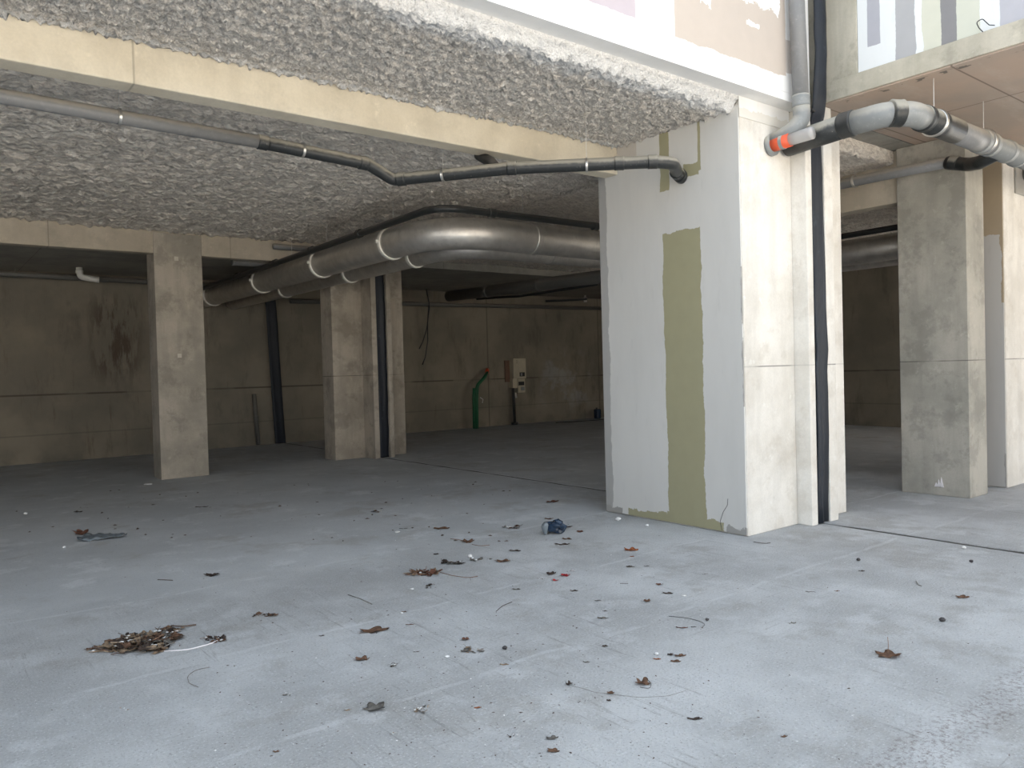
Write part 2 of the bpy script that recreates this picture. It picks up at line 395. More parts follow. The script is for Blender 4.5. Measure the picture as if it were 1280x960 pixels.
# fascia / upper storey in front
S('trim_2', B(-12, 7.0, 4.165, 4.335, 4.05, 4.128), m_fascia)
bm = bmesh.new(); box(bm, -12, 7.0, 4.165, 4.34, 4.13, 9.0); S('wall_front', bm, m_fascia)
S('wall_bounce', B(-22, 30, -19.5, -19, -.11, 6.0), plain('bounce_wall_cream', (.66, .61, .54), .9, var=.06, scale=.8))  # unseen wall opposite, added to bounce sunlight into the hall
S('wall_rear', B(-12, 20, 18.0, 18.3, 4.4, 9.0), m_wall)
S('ceiling', B(-12, 20, 4.35, 18.3, 8.8, 9.0), m_ceil)  # roof slab out of view, added to block sun and sky

# right-hand building: projecting slab, wall standing on it
t = thing('floor_slab', (10, 2, 4.13), 'grey concrete floor slab jutting forward at upper right, striped board wall standing on it', 'concrete slab')
obj('slab_body', B(7.24, 20, -1.0, 4.33, 4.145, 4.335, bev=.006), m_slab, t)
obj('soffit', B(7.26, 20, -.98, 4.32, 4.13, 4.146), m_ply, t, label='plywood-cast brownish underside with panel seams')
tt = bmesh.new(); pts = [V((7.25, 2.72, 4.33)), V((7.19, 2.73, 4.355)), V((7.16, 2.74, 4.40)), V((7.18, 2.70, 4.42)), V((7.21, 2.66, 4.36)), V((7.215, 2.62, 4.345))]
obj('bent_wire', tube(tt, fillet(pts, .02, 3), .004, 6), m_dark, t)
S('wall_upper', B(7.262, 7.5, -1.0, 3.815, 4.335, 9.0), m_upper)
t = thing('concrete_pillar', (7.35, 4.0, 4.335), 'grey raw concrete pillar on the upper slab beside the striped board wall', 'pillar')
obj('pillar_shaft', B(7.256, 7.55, 3.82, 4.33, 4.336, 9.0, bev=.006), m_slab, t)
S('wall_side', B(7.5, 20, -1.0, -.8, 4.335, 9.0), m_upper)
S('ceiling', B(7.5, 20, -1.0, 4.3, 8.8, 9.0), m_ceil)
S('wall_right', B(10.9, 14.0, 3.78, 4.1, -.02, 4.13), m_col_main)

# ------------------------------------------------------------------ columns
def column(loc, label, boxes, mat, bev=.008):
    t = thing('concrete_column', (*loc, 0), label, 'column')
    for n, b in boxes: obj(n, B(*b, bev=bev), mat, t)
    return t
tA = column((6.5, 5.2), 'big near concrete column whose left face is white-skimmed board with an olive strip', [
    ('column_shaft', (6.112, 6.925, 4.338, 6.17, 0, 4.05)), ('pilaster', (6.926, 7.03, 4.18, 5.6, 0, 4.05))], m_col_main)
obj('plasterboard', B(6.096, 6.111, 4.345, 6.17, .012, 3.97, bev=.003), m_plA, tA, label='white joint compound over olive-green board')
bm = bmesh.new(); pts = [V((6.094, 4.62, .02)), V((6.094, 4.64, .1)), V((6.094, 4.60, .2)), V((6.094, 4.55, .27)), V((6.094, 4.545, .33))]
obj('crack', tube(bm, fillet(pts, .04), .0022, 5), m_dark, tA)
obj('joint_skim', B(6.10, 6.9, 4.331, 4.3375, 3.86, 4.05, bev=.002), make_plaster('white_skim_band', WHITE, [(6.0, 7.1, 3.5, 3.945, (.72, .69, .63), .13)], uaxis='x'), tA, label='white skim at the column head')
column((7.6, 4.6), 'light concrete column just right of the black joint strip, behind it the dark opening', [
    ('pilaster', (7.245, 7.40, 4.175, 5.6, 0, 4.128)), ('column_shaft', (7.401, 7.84, 4.335, 6.17, 0, 4.128))], m_col_main)
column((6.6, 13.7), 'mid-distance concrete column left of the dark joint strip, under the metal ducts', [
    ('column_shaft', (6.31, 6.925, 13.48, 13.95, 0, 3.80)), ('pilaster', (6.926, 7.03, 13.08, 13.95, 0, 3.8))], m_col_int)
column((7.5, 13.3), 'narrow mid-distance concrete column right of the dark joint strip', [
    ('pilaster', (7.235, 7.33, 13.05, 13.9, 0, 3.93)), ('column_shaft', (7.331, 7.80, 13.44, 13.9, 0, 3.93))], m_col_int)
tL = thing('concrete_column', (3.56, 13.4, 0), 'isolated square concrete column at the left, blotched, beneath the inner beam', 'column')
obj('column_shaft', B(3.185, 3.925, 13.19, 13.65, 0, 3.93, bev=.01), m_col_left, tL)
for z in (1.97, 3.53):
    obj('spacer_mark', B(3.49, 3.555, 13.184, 13.191, z - .033, z + .033, bev=.002), plain('pale_mortar', (.62, .58, .5), .9), tL)
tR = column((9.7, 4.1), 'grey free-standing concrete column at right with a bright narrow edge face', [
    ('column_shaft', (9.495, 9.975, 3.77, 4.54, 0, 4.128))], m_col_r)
bm = bmesh.new()
for k in range(3):
    y = 4.10 + .03 * k; h = (.12, .09, .05)[k]
    v = [bm.verts.new(c) for c in ((9.4885, y, .1), (9.4885, y - .045, .1), (9.4885, y - .02, .1 + h), (9.4955, y, .1), (9.4955, y - .045, .1), (9.4955, y - .02, .1 + h))]
    bm.faces.new(v[0:3]); bm.faces.new(v[5:2:-1]); bm.faces.new((v[0], v[3], v[4], v[1])); bm.faces.new((v[1], v[4], v[5], v[2])); bm.faces.new((v[2], v[5], v[3], v[0]))
obj('plaster_splash', bm, m_wrapw, tR)
tE = column((10.8, 4), 'pale concrete column at the right edge with skimmed grey side face', [
    ('column_shaft', (10.565, 10.9, 3.77, 4.6, 0, 4.128))], m_col_main)
obj('plasterboard', B(10.55, 10.564, 3.78, 4.6, .01, 4.12, bev=.002), m_plR, tE, label='grey skimmed board, bare brown concrete above')

# ------------------------------------------------------------------ beams
def beam(b, mat, label, bev=.012):
    o = obj('concrete_beam', B(*b, bev=bev), mat); tag(root(o), label, 'beam'); return o
beam((-12, 6.095, 5.872, 6.068, 3.655, 4.128), m_beam, 'long tan concrete beam spanning the near ceiling from upper left to the big column')
beam((-12, 7.06, 13.20, 13.40, 3.60, 4.128), m_beam2, 'inner concrete beam deeper in the hall behind the square left column', .008)
bpy.data.objects['concrete_beam.001'].location.y += .012
beam((9.56, 9.80, 4.56, 8.2, 3.50, 4.128), m_beam2, 'short visible concrete beam seen through the right opening behind grey column')

# ------------------------------------------------------------------ joint membranes
def membrane(pts, w, label, sx=0):
    bm = bmesh.new(); L = []; R = []; L2 = []; R2 = []
    n = 90
    for k in range(n + 1):
        s = k / n * (len(pts) - 1); i = min(int(s), len(pts) - 2); f = s - i
        p = V(pts[i]) * (1 - f) + V(pts[i + 1]) * f
        wob = .012 * noise.noise(V((p.z * 2.1, sx, 0))) ; wy = .018 * noise.noise(V((p.z * 3.1, sx, 5)))
        ww = w / 2 * (1 + (.12 * noise.noise(V((p.z * 3, 2, sx))) if p.z > 3.9 else 0))
        if p.z < 3.9: wob = 0
        a = [V((p.x + wob + ww * u, p.y + wy + .02 * math.sin(u * 3 + p.z), p.z)) for u in (-1, -.5, 0, .5, 1)]
        L.append([bm.verts.new(c) for c in a]); R.append([bm.verts.new(c + V((0, .02, 0))) for c in a])
    for k in range(n):
        for u in range(4):
            bm.faces.new((L[k][u], L[k][u + 1], L[k + 1][u + 1], L[k + 1][u])); bm.faces.new((R[k + 1][u], R[k + 1][u + 1], R[k][u + 1], R[k][u]))
        bm.faces.new((L[k][0], L[k + 1][0], R[k + 1][0], R[k][0])); bm.faces.new((L[k + 1][4], L[k][4], R[k][4], R[k + 1][4]))
    bm.faces.new(L[0][::-1] + R[0]); bm.faces.new(L[-1] + R[-1][::-1])
    o = obj('joint_membrane', bm, m_mem, smooth=True); tag(root(o), label, 'joint strip'); return o
membrane([(7.137, 4.185, .01), (7.137, 4.185, 3.85), (7.10, 4.12, 4.0), (7.08, 4.06, 4.35), (7.08, 4.06, 5.6), (7.08, 4.06, 7.0)], .19, 'black membrane strip down the joint of the big near column, continuing up outside')
membrane([(7.133, 13.12, .01), (7.133, 13.12, 1.5), (7.133, 13.12, 3.93)], .20, 'dark membrane strip between the two mid-distance columns', 3)
membrane([(7.0, 17.93, .01), (6.93, 17.93, 1.5), (6.86, 17.93, 3.78)], .25, 'black vertical strip on the far back wall right of the square column', 7)

# ------------------------------------------------------------------ pipes
def hanger(parent, x, y, z0, z1, r=.0022, name='hanger_rod'):
    return obj(name, T([(x, y, z0), (x, y, z1)], r, 8), m_wire, parent)
# long suspended pipe
P = [V((-1.2, 6.6, 3.655)), V((.609, 6.6, 3.642)), V((2.501, 6.6, 3.612)), V((3.507, 6.6, 3.569)), V((3.768, 6.586, 3.45)), V((4.46, 5.63, 3.45)), V((5.35, 4.87, 3.49)), V((5.62, 4.80, 3.50)), V((6.09, 4.99, 3.46))]
P[5] = V((4.50, 5.68, 3.465)); P[6] = V((5.45, 4.775, 3.455))
tp = thing('drain_pipe', (3.5, 6, 3.5), 'long thin ceiling drain pipe, grey then black, ending in the olive-striped column', 'pipe')
R1 = .056
obj('grey_section', T([P[0], P[1], P[2]], R1), m_grey, tp, True)
q = fillet([P[2], P[3], P[4], P[5], P[6], P[6] + V((.18, -.05, .0)), V((5.93, 4.93, 3.46)), V((6.094, 5.01, 3.45))], .09)
obj('black_section', T(q, R1 * 1.02), m_black, tp, True, label='dusty black plastic section')
def dirn(a, b): return (V(b) - V(a)).normalized()
for c, d in ((P[2], dirn(P[2], P[3])), (P[2] * .05 + P[3] * .95, dirn(P[2], P[3])), (P[4] * .93 + P[5] * .07, dirn(P[4], P[5])), (P[5], dirn(P[5], P[6])), (P[5] * .25 + P[6] * .75, dirn(P[5], P[6])), (P[5] * .02 + P[6] * .98, dirn(P[5], P[6])), (V((5.95, 4.945, 3.458)), V((.9, .45, -.05)))):
    obj('socket', collar(bmesh.new(), c, d, R1 * 1.02, .09, .008), m_black, tp, True)
obj('wall_sleeve', tube(bmesh.new(), [(6.02, 4.975, 3.455), (6.095, 5.01, 3.45)], .068), m_blackc, tp, True)
bs = P[4] * .12 + P[5] * .88
obj('branch_stub', T([bs, bs + V((.02, .12, .10)), bs + V((.04, .34, .22))], .05), m_blackc, tp, True)
for c in ((1.38, 6.6, 3.631), (2.86, 6.6, 3.60), (4.07, 6.185, 3.455), (5.0, 5.205, 3.458)):
    d = V((1, 0, 0)) if c[1] == 6.6 else dirn(P[4], P[5]) if c[0] < 4.5 else dirn(P[5], P[6])
    h = obj('pipe_clamp', collar(bmesh.new(), c, d, R1 + .004, .022, .006), m_zinc, tp, True)
    hanger(h, c[0], c[1], c[2] + R1 + .006, 4.0 if c[1] != 5.205 else 3.98)
# big black pipe outside right
RB = .108
tb = thing('drain_pipe', (7.5, 3.5, 3.6), 'thick dusty black and grey drain pipe jutting out and bending across the upper right', 'pipe')
A0, A1, A2, A3 = V((6.81, 4.30, 3.70)), V((6.80, 3.62, 3.735)), V((6.82, 3.38, 3.74)), V((7.08, 3.20, 3.735))
A4, A5, A6 = V((7.55, 3.20, 3.73)), V((8.35, 3.20, 3.725)), V((11.5, 3.20, 3.70))
obj('black_section', T([A0, A1], RB, 28), m_black, tb, True)
obj('elbow', T(fillet([A1, A2 + V((0, -.02, 0)), A3 + V((-.1, 0.0, 0)), A3 + V((.12, 0, 0))], .2), RB * .985, 28), m_lgrey, tb, True, label='light grey bend with a black middle socket')
mid = A2 * .72 + A3 * .28 + V((-.02, -.05, 0))
obj('socket', collar(bmesh.new(), mid, (A3 - A2), RB - .002, .11, .012, 28), m_black, tb, True)
obj('socket', collar(bmesh.new(), A1 + V((0, .06, 0)), (0, 1, 0), RB, .13, .010, 28), m_blackc, tb, True)
obj('black_section', T([A3 + V((.10, 0, 0)), V((7.86, 3.2, 3.728))], RB * 1.04, 28), m_black, tb, True)
obj('grey_section', T([V((7.86, 3.2, 3.728)), V((8.6, 3.2, 3.72))], RB * 1.0, 28), m_grey, tb, True)
obj('grey_section', T([V((8.6, 3.2, 3.72)), A6], RB * .96, 28), m_lgrey, tb, True, label='light grey section')
for x in (7.22, 7.48, 8.42, 8.62, 9.05, 9.35):
    obj('socket', collar(bmesh.new(), (x, 3.2, 3.735 - .008 * (x - 7)), (1, 0, 0), RB * 1.02, .07, .008, 28), m_blackc if x < 8 else m_lgrey, tb, True)
for x in (7.42, 8.50):
    h = obj('pipe_clamp', collar(bmesh.new(), (x, 3.2, 3.73), (1, 0, 0), RB * 1.04, .028, .014, 28), m_zinc, tb, True)
    hanger(h, x, 3.2, 3.84, 4.13, .004)
# short black connector down from the big pipe to the grey one behind
br = fillet([(8.95, 3.24, 3.70), (9.05, 3.45, 3.66), (9.22, 3.62, 3.70), (9.26, 3.86, 3.78)], .12)
tg = thing('drain_pipe', (9.2, 5, 3.8), 'dark grey pipe running back past the head of the free-standing right column', 'pipe')
obj('elbow', T(br, .072), m_blackc, tg, True)
obj('pipe_run', T([(9.26, 3.84, 3.785), (9.28, 4.6, 3.80), (9.30, 8.5, 3.80)], .062), m_grey, tg, True)
obj('socket', collar(bmesh.new(), (9.24, 3.78, 3.757), (.05, .9, .25), .066, .10, .012), m_black, tg, True)
h = obj('pipe_clamp', collar(bmesh.new(), (9.29, 4.95, 3.80), (0, 1, 0), .066, .03, .012), m_zinc, tg, True); hanger(h, 9.29, 4.95, 3.87, 3.99)
# downpipe with elbow
td = thing('downpipe', (6.66, 4.05, 3.7), 'vertical grey downpipe in the upper right curving into the wall beside the orange fitting', 'pipe')
obj('pipe_run', T([(6.63, 4.06, 7.0), (6.63, 4.06, 5.0), (6.675, 4.06, 3.99)], .072, 24), m_grey, td, True)
obj('elbow', T(fillet([(6.675, 4.06, 4.02), (6.68, 4.06, 3.86), (6.62, 4.12, 3.76), (6.60, 4.33, 3.70)], .12), .078, 24), m_lgrey, td, True)
obj('socket', collar(bmesh.new(), (6.672, 4.06, 4.03), (.03, 0, -1), .074, .11, .008), m_lgrey, td, True)
h = obj('wall_bracket', B(6.74, 6.90, 4.05, 4.075, 3.965, 3.985), m_dark, td)
for x in (6.78, 6.84): obj('bolt', T([(x, 4.035, 3.975), (x, 4.08, 3.975)], .012, 6), m_dark, h)
to = thing('pipe_fitting', (6.62, 4.2, 3.66), 'short clear plastic pipe stub with orange seal on the concrete head of near column', 'pipe fitting')
obj('wall_collar', T([(6.58, 4.337, 3.665), (6.58, 4.30, 3.668)], .10, 28), m_lgrey, to, True)
obj('orange_seal', T([(6.582, 4.302, 3.668), (6.585, 4.12, 3.675)], [.066, .064], 24), m_redp, to, True)
obj('clear_sleeve', T(fillet([(6.584, 4.15, 3.674), (6.588, 3.92, 3.682), (6.589, 3.90, 3.683)], .01), .058, 24), m_clear, to, True)
obj('grey_ring', collar(bmesh.new(), (6.583, 4.20, 3.672), (0, 1, 0), .064, .035, .006), m_lgrey, to, True)

# ducts in the hall
def duct(r, X, Y, z, ye, xe, label, ringsY, ringsX, R):
    t = thing('air_duct', (X, Y + 2, z), label, 'duct')
    path = fillet([(X, ye, z), (X, Y, z), (xe, Y, z), (xe, 4.9, z)], R, 10)
    k = len(path) // 2
    obj('duct_run', T(path, r, 32), m_duct, t, True)
    for y in ringsY:
        c = obj('seal_ring', collar(bmesh.new(), (X, y, z), (0, 1, 0), r, .055, .022, 32), m_ring, t, True)
        obj('screw_lug', B(X - r - .05, X - r - .01, y - .02, y + .02, z - .01, z + .03, bev=.003), m_ring, c)
    for x in ringsX:
        obj('duct_socket', collar(bmesh.new(), (x, Y, z), (1, 0, 0), r, .10, .012, 32), m_duct, t, True)
    return t
d1 = duct(.205, 5.30, 8.12, 3.36, 17.9, 12.2, 'nearer thick shiny metal air duct, bending right under the inner ceiling', (9.35, 11.6, 14.2, 17.1), (6.75, 10), 1.0)
d2 = duct(.155, 5.97, 8.72, 3.30, 17.9, 12.9, 'further, lower metal air duct tucked behind the thick shiny one', (9.85, 11.95, 14.75), (7.6,), .7)
for y in (9.3, 11.4, 12.8): hanger(d1, 5.30, y, 3.56, 3.95, .003)
for x in (6.6, 9.4): hanger(d1, x, 8.12, 3.56, 3.95, .003)
tk = thing('drain_pipe', (5.1, 10, 3.5), 'thin black pipe riding along the top of the thick metal duct', 'pipe')
kp = fillet([(5.07, 17.9, 3.50), (5.08, 13.4, 3.525), (5.10, 7.88, 3.575), (12.0, 7.86, 3.60), (12.0, 4.9, 3.62)], .4, 8)
obj('pipe_run', T(kp, .045, 16), m_blackc, tk, True)
for y in (9.9, 11.5, 13.0, 15): obj('socket', collar(bmesh.new(), (5.09, y, 3.515 + .0075 * (18 - y) * .75), (0, 1, 0), .047, .10, .012), m_blackc, tk, True)
for x in (5.9, 7.7): obj('socket', collar(bmesh.new(), (x, 7.878, 3.577), (1, 0, 0), .047, .10, .010), m_blackc, tk, True)
# rear conduits
tr = thing('air_duct', (11, 14, 3.5), 'dark lagged duct at the far right back, running towards the back wall', 'duct')
obj('duct_run', T([(11.2, 16.9, 3.545), (11.2, 9.5, 3.40)], .135, 20), m_greyd, tr, True)
for y in (15.2, 13.3): obj('duct_socket', collar(bmesh.new(), (11.2, y, 3.545 - .0196 * (16.9 - y)), (0, 1, .02), .136, .12, .012), m_greyd, tr, True)
tw = thing('drain_pipe', (4, 17.5, 3.6), 'grey pipe under the dark ceiling along the back wall, left of the square column', 'pipe')
obj('pipe_run', T([(-2, 17.5, 3.70), (6.6, 17.5, 3.62)], .055, 14), m_greyd, tw, True)
for x in (1.75, 5.0): h = obj('pipe_clamp', collar(bmesh.new(), (x, 17.5, 3.665), (1, 0, 0), .057, .03, .01), m_greyd, tw, True); hanger(h, x, 17.5, 3.71, 3.8)
tw2 = thing('drain_pipe', (12, 17.7, 3.45), 'thin grey pipe along the far back wall above the meter box', 'pipe')
obj('pipe_run', T([(7.25, 17.7, 3.36), (18.4, 17.7, 3.48)], .055, 14), m_greyd, tw2, True)
tw3 = thing('drain_pipe', (13, 17, 3.55), 'thin black pipe slanting along the back ceiling beside the lagged duct', 'pipe')
obj('pipe_run', T([(12.5, 17.5, 3.58), (13.3, 16.6, 3.60), (13.2, 13.5, 3.60)], .035, 12), m_blackc, tw3, True)
hanger(tw3, 13.3, 16.6, 3.63, 3.8)
obj('side_branch', T([(15.0, 17.5, 3.60), (15.9, 17.2, 3.64), (16.2, 17.0, 3.66)], .035, 12), m_blackc, tw3, True)
tq = thing('pipe_elbow', (2.9, 17.1, 3.7), 'white plastic pipe elbow hanging from the dark rear ceiling at far left', 'pipe fitting')
we = fillet([(2.75, 17.0, 3.80), (2.76, 17.0, 3.62), (3.02, 16.95, 3.575), (3.08, 16.94, 3.57)], .08)
obj('elbow', T(we, .058, 18), m_white, tq, True)
obj('socket', collar(bmesh.new(), (2.752, 17.0, 3.715), (0, 0, 1), .06, .06, .01), m_white, tq, True)
tq = thing('ceiling_fitting', (16.3, 17.3, 3.6), 'tiny white plastic fitting on the back ceiling beside the big column edge', 'pipe fitting')
obj('cap', T([(16.42, 17.3, 3.74), (16.42, 17.3, 3.60)], .05, 14), m_white, tq, True)
obj('stem', T([(16.42, 17.3, 3.8), (16.42, 17.3, 3.74)], .025, 10), m_white, tq, True)
tq = thing('pipe_stub', (4.6, 15, 3.7), 'short grey pipe stub beneath the dark ceiling right of the square column', 'pipe')
obj('pipe_run', T([(4.72, 14.1, 3.66), (6.1, 14.1, 3.66)], .055, 14), m_grey, tq, True); obj('socket', collar(bmesh.new(), (4.74, 14.1, 3.66), (1, 0, 0), .056, .06, .01), m_grey, tq, True)
tq = thing('ceiling_bracket', (5.3, 12.6, 3.85), 'short grey pipe piece stuck in the insulation above the duct', 'pipe')
obj('pipe_run', T([(5.02, 12.9, 3.80), (5.75, 12.9, 3.80)], .05, 14), m_grey, tq, True)
tq = thing('standpipe', (6.4, 17.9, 0), 'slim dark grey upright pipe on the back wall left of the black strip', 'pipe')
obj('pipe_run', T([(6.46, 17.92, .02), (6.40, 17.93, 1.20)], .05, 14), m_greyd, tq, True); obj('socket', collar(bmesh.new(), (6.43, 17.925, .65), (0, 0, 1), .051, .08, .01), m_greyd, tq, True)

# hanging cable
t = thing('cable', (11, 17.6, 1.8), 'thin black cable looping down the back wall right of the mid-distance columns', 'cable')
pts = [V((10.93, 17.55, 3.79)), V((11.0, 17.55, 3.40)), V((11.04, 17.72, 2.9)), V((11.08, 17.8, 2.45)), V((11.02, 17.85, 2.0)), V((10.93, 17.86, 1.80))]
obj('cable_end', T(fillet(pts, .2), .016, 8), m_dark, t, True)
pts = [V((10.95, 17.58, 3.79)), V((11.03, 17.58, 3.3)), V((11.06, 17.8, 2.75)), V((10.95, 17.85, 2.4)), V((10.84, 17.86, 2.22))]
obj('cable_end', T(fillet(pts, .2), .013, 8), m_dark, t, True)
# green conduit
t = thing('conduit_bundle', (12.6, 17.6, 0), 'green corrugated conduit rising from the floor near the back wall, tip reddish', 'conduit')
for dx, dy in ((0, 0), (.06, .03), (-.05, .04), (.02, .08)):
    pts = [V((12.45 + dx, 17.6 + dy, .0)), V((12.46 + dx, 17.6 + dy, .8)), V((12.5 + dx, 17.6 + dy, 1.2)), V((12.8 + dx, 17.65 + dy, 1.42)), V((13.02 + dx * .5, 17.8, 1.56 + dx * .4))]
    if dx in (-.05, .02): pts = pts[:2] + [V((12.48 + dx, 17.6 + dy, 1.12))]
    pp = fillet(pts, .2, 6)
    obj('conduit', T(pp, .034, 10), m_green, t, True)
obj('conduit_tip', T([(13.0, 17.78, 1.55), (13.1, 17.9, 1.62)], .055, 10), m_redp, t, True, label='reddish conduit end')
obj('cable_tie', T([(12.58, 17.56, .86), (12.66, 17.54, .80), (12.64, 17.55, .70)], .012, 6), m_white, t, True)
# meter box
t = thing('meter_box', (14.2, 17.8, .9), 'beige electricity meter box on the back wall with a black feed pipe', 'meter box')
obj('housing', B(13.95, 14.42, 17.78, 17.99, 1.34, 1.93, bev=.012), m_box, t)
obj('lower_cover', B(13.93, 14.10, 17.80, 17.99, 1.07, 1.34, bev=.01), m_box, t)
obj('lower_cover', B(14.11, 14.38, 17.79, 17.99, .93, 1.33, bev=.01), m_box, t)
w = obj('window', B(14.17, 14.36, 17.772, 17.785, 1.40, 1.52, bev=.004), m_dark, t)
obj('dial', B(14.21, 14.27, 17.765, 17.773, 1.42, 1.50, bev=.002), m_lgrey, w)
obj('breaker_window', B(14.13, 14.34, 17.78, 17.795, 1.14, 1.25, bev=.004), m_dark, t)
obj('switch', B(14.22, 14.34, 17.77, 17.795, .99, 1.10, bev=.004), m_lgrey, t)
for z in (1.80, 1.86): obj('screw', T([(14.08, 17.778, z), (14.08, 17.785, z)], .012, 8), m_dark, t)
obj('back_plate', B(13.78, 13.94, 17.95, 17.99, 1.25, 1.88, bev=.006), plain('reddish_wood', (.16, .09, .06)), t)
obj('feed_pipe', T([(14.0, 17.85, 0), (13.98, 17.86, 1.07)], .045, 14), m_blackc, t, True)
obj('pipe_foot', T([(14.0, 17.85, 0), (14.0, 17.85, .07)], .10, 14), m_dark, t, True)
obj('cable_gland', T([(14.08, 17.85, .78), (14.06, 17.85, .93)], .028, 10), m_white, t, True)
# blue can and dark cable at the far right
t = thing('plastic_can', (17.2, 17.6, 0), 'small dark blue plastic can by the back wall beside the big column edge', 'container')
obj('body', B(17.05, 17.22, 17.55, 17.72, .0, .30, bev=.03), m_blue, t); obj('cap', T([(17.1, 17.63, .30), (17.1, 17.63, .35)], .03, 10), m_dark, t)
o = obj('cable', T(fillet([(15.1, 17.3, .012), (15.8, 17.1, .012), (16.6, 17.0, .012), (17.3, 17.2, .012)], .3), .012, 6), m_dark); tag(root(o), 'dark cable lying on the floor under the back wall at right', 'cable')
# recess with pipe in the far right column
o = thing('pipe_outlet', (11.1, 3.7, 3.9), 'round grey pipe mouth in the pale column at the right edge, below the thick pipe', 'pipe')
obj('mortar_ring', B(10.93, 11.55, 3.755, 3.779, 3.62, 4.05, bev=.01), plain('grey_mortar', (.42, .40, .36), .9), o); obj('pipe_end', T([(11.22, 3.76, 3.90), (11.22, 3.66, 3.90)], .10, 20), m_greyd, o, True)

# ------------------------------------------------------------------ litter
def leaf_bm(size, seed, lobes=5, curl=.35, aspect=.7, stem=True, elong=1.0):
    rnd = random.Random(seed); bm = bmesh.new(); n = 30
    rim = []; c = []
    for ring in (.0, .35, .7, 1.0):
        row = []
        for k in range(n if ring else 1):
            a = 2 * math.pi * k / n
            rr = ring * (.62 + .38 * abs(math.cos(a * lobes / 2 + .4)) + .10 * rnd.uniform(-1, 1) * (ring == 1))
            x = rr * math.cos(a) * elong; y = rr * math.sin(a) * aspect
            nz = noise.noise(V((x * 1.7 + seed, y * 1.7, seed * .3)))
            z = .55 * curl * (.5 * (x * x) * (1 if seed % 2 else .4) + .9 * y * y + .55 * nz) + .05 * math.cos(a * lobes) * ring
            row.append(bm.verts.new(V((x, y, z)) * size * .5))
        c.append(row)
    for k in range(n): bm.faces.new((c[0][0], c[1][k], c[1][(k + 1) % n]))
    for r in (1, 2):
        for k in range(n): bm.faces.new((c[r][k], c[r + 1][k], c[r + 1][(k + 1) % n], c[r][(k + 1) % n]))
    # give thickness
    g = bmesh.ops.solidify(bm, geom=bm.faces[:], thickness=.0012)
    zmin = min(v.co.z for v in bm.verts)
    for v in bm.verts: v.co.z -= zmin
    return bm
def place(bm, p, rot):
    bmesh.ops.transform(bm, matrix=Matrix.Translation(p) @ Matrix.Rotation(rot, 4, 'Z'), verts=bm.verts)
    return bm
def merge(dst, src):
    me = bpy.data.meshes.new('tmp'); src.to_mesh(me); src.free(); dst.from_mesh(me); bpy.data.meshes.remove(me)
def pxsize(p, wpx): return wpx / F * (p - CAM).dot(f_)
def leaf(px, py, w, mat, label, name='dead_leaf', seed=0, curl=.4, aspect=.7, lobes=5, elong=1.0, rot=None, group=None, stem=0):
    p = ground(px, py); s = pxsize(p, w)
    rot = -.66 + random.uniform(-.3, .3) if rot is None else rot
    b = leaf_bm(s, seed or int(px * 7 + py), lobes, curl, aspect, elong=elong)
    if stem:
        t = thing(name, (p.x, p.y, 0), label, 'leaf', group)
        obj('blade', place(b, p, rot), mat, t, True)
        q = p + V((0, 0, s * .12)); e = q + V((.1 * s, .05 * s, .55 * s * stem))
        obj('stem', T([q, (q + e) / 2 + V((.04 * s, 0, 0)), e], .0016, 6), mat, t, True)
        return t
    o = obj(name, place(b, p, rot), mat, None, True); root(o); return tag(o, label, 'leaf', group)
def clump(px, py, w, mats, label, n=7, name='debris_clump', cat='debris', h=.35, dx=1.0, dy=.35, white=0, kind=None, group=None):
    """several dry scraps caught together; the different-looking scraps are parts"""
    p = ground(px, py); s = pxsize(p, w); rnd = random.Random(int(px * 3 + py * 5))
    ex = V((r_.x, r_.y, 0)).normalized(); ey = V((f_.x, f_.y, 0)).normalized()
    t = thing(name, (p.x, p.y, 0), label, cat, group)
    if kind: t['kind'] = kind
    for mi, mt in enumerate(mats):
        bm = bmesh.new()
        for k in range(n):
            if kind is None and k:
                obj('dry_scrap', bm, mt, t, True); bm = bmesh.new()
            q = p + ex * s * .42 * dx * rnd.uniform(-1, 1) + ey * s * dy * 2.2 * rnd.uniform(-1, 1) * .5
            if rnd.random() < .3:
                a = rnd.uniform(0, 3.1); L = s * rnd.uniform(.12, .3)
                u = V((math.cos(a), math.sin(a), rnd.uniform(-.1, .3))) * L
                z = V((0, 0, .004)); merge(bm, T([q + z, q + z + u * .5 + V((0, 0, .004)), q + z + u + V((0, 0, max(0, -u.z)))], max(.0012, s * .008), 5))
            else:
                lb = leaf_bm(min(s * rnd.uniform(.22, .5), .12), rnd.randint(1, 999), rnd.choice((3, 5)), .6, rnd.uniform(.3, .6))
                bmesh.ops.transform(lb, matrix=Matrix.Rotation(rnd.uniform(-.25, .25), 4, 'X'), verts=lb.verts)
                zm = min(v.co.z for v in lb.verts)
                place(lb, q + V((0, 0, -zm + rnd.uniform(0, h * s * .12))), rnd.uniform(0, 6.28)); merge(bm, lb)
        obj('dry_scraps' if kind else 'dry_scrap', bm, mt, t, True, kind=kind)
    if white:
        bm = bmesh.new()
        for k in range(white):
            q = p + ex * s * .35 * rnd.uniform(-1, 1) + ey * s * .25 * rnd.uniform(-1, 1) + V((0, 0, s * .04 + .004))
            g = bmesh.ops.create_icosphere(bm, subdivisions=1, radius=min(s * .03, .009) + .002)
            for v in g['verts']: v.co = V((v.co.x * 1.4, v.co.y, v.co.z * .6)) * rnd.uniform(.8, 1.2) + q
        obj('white_crumbs', bm, L_WHITE, t, kind='stuff')
    return t
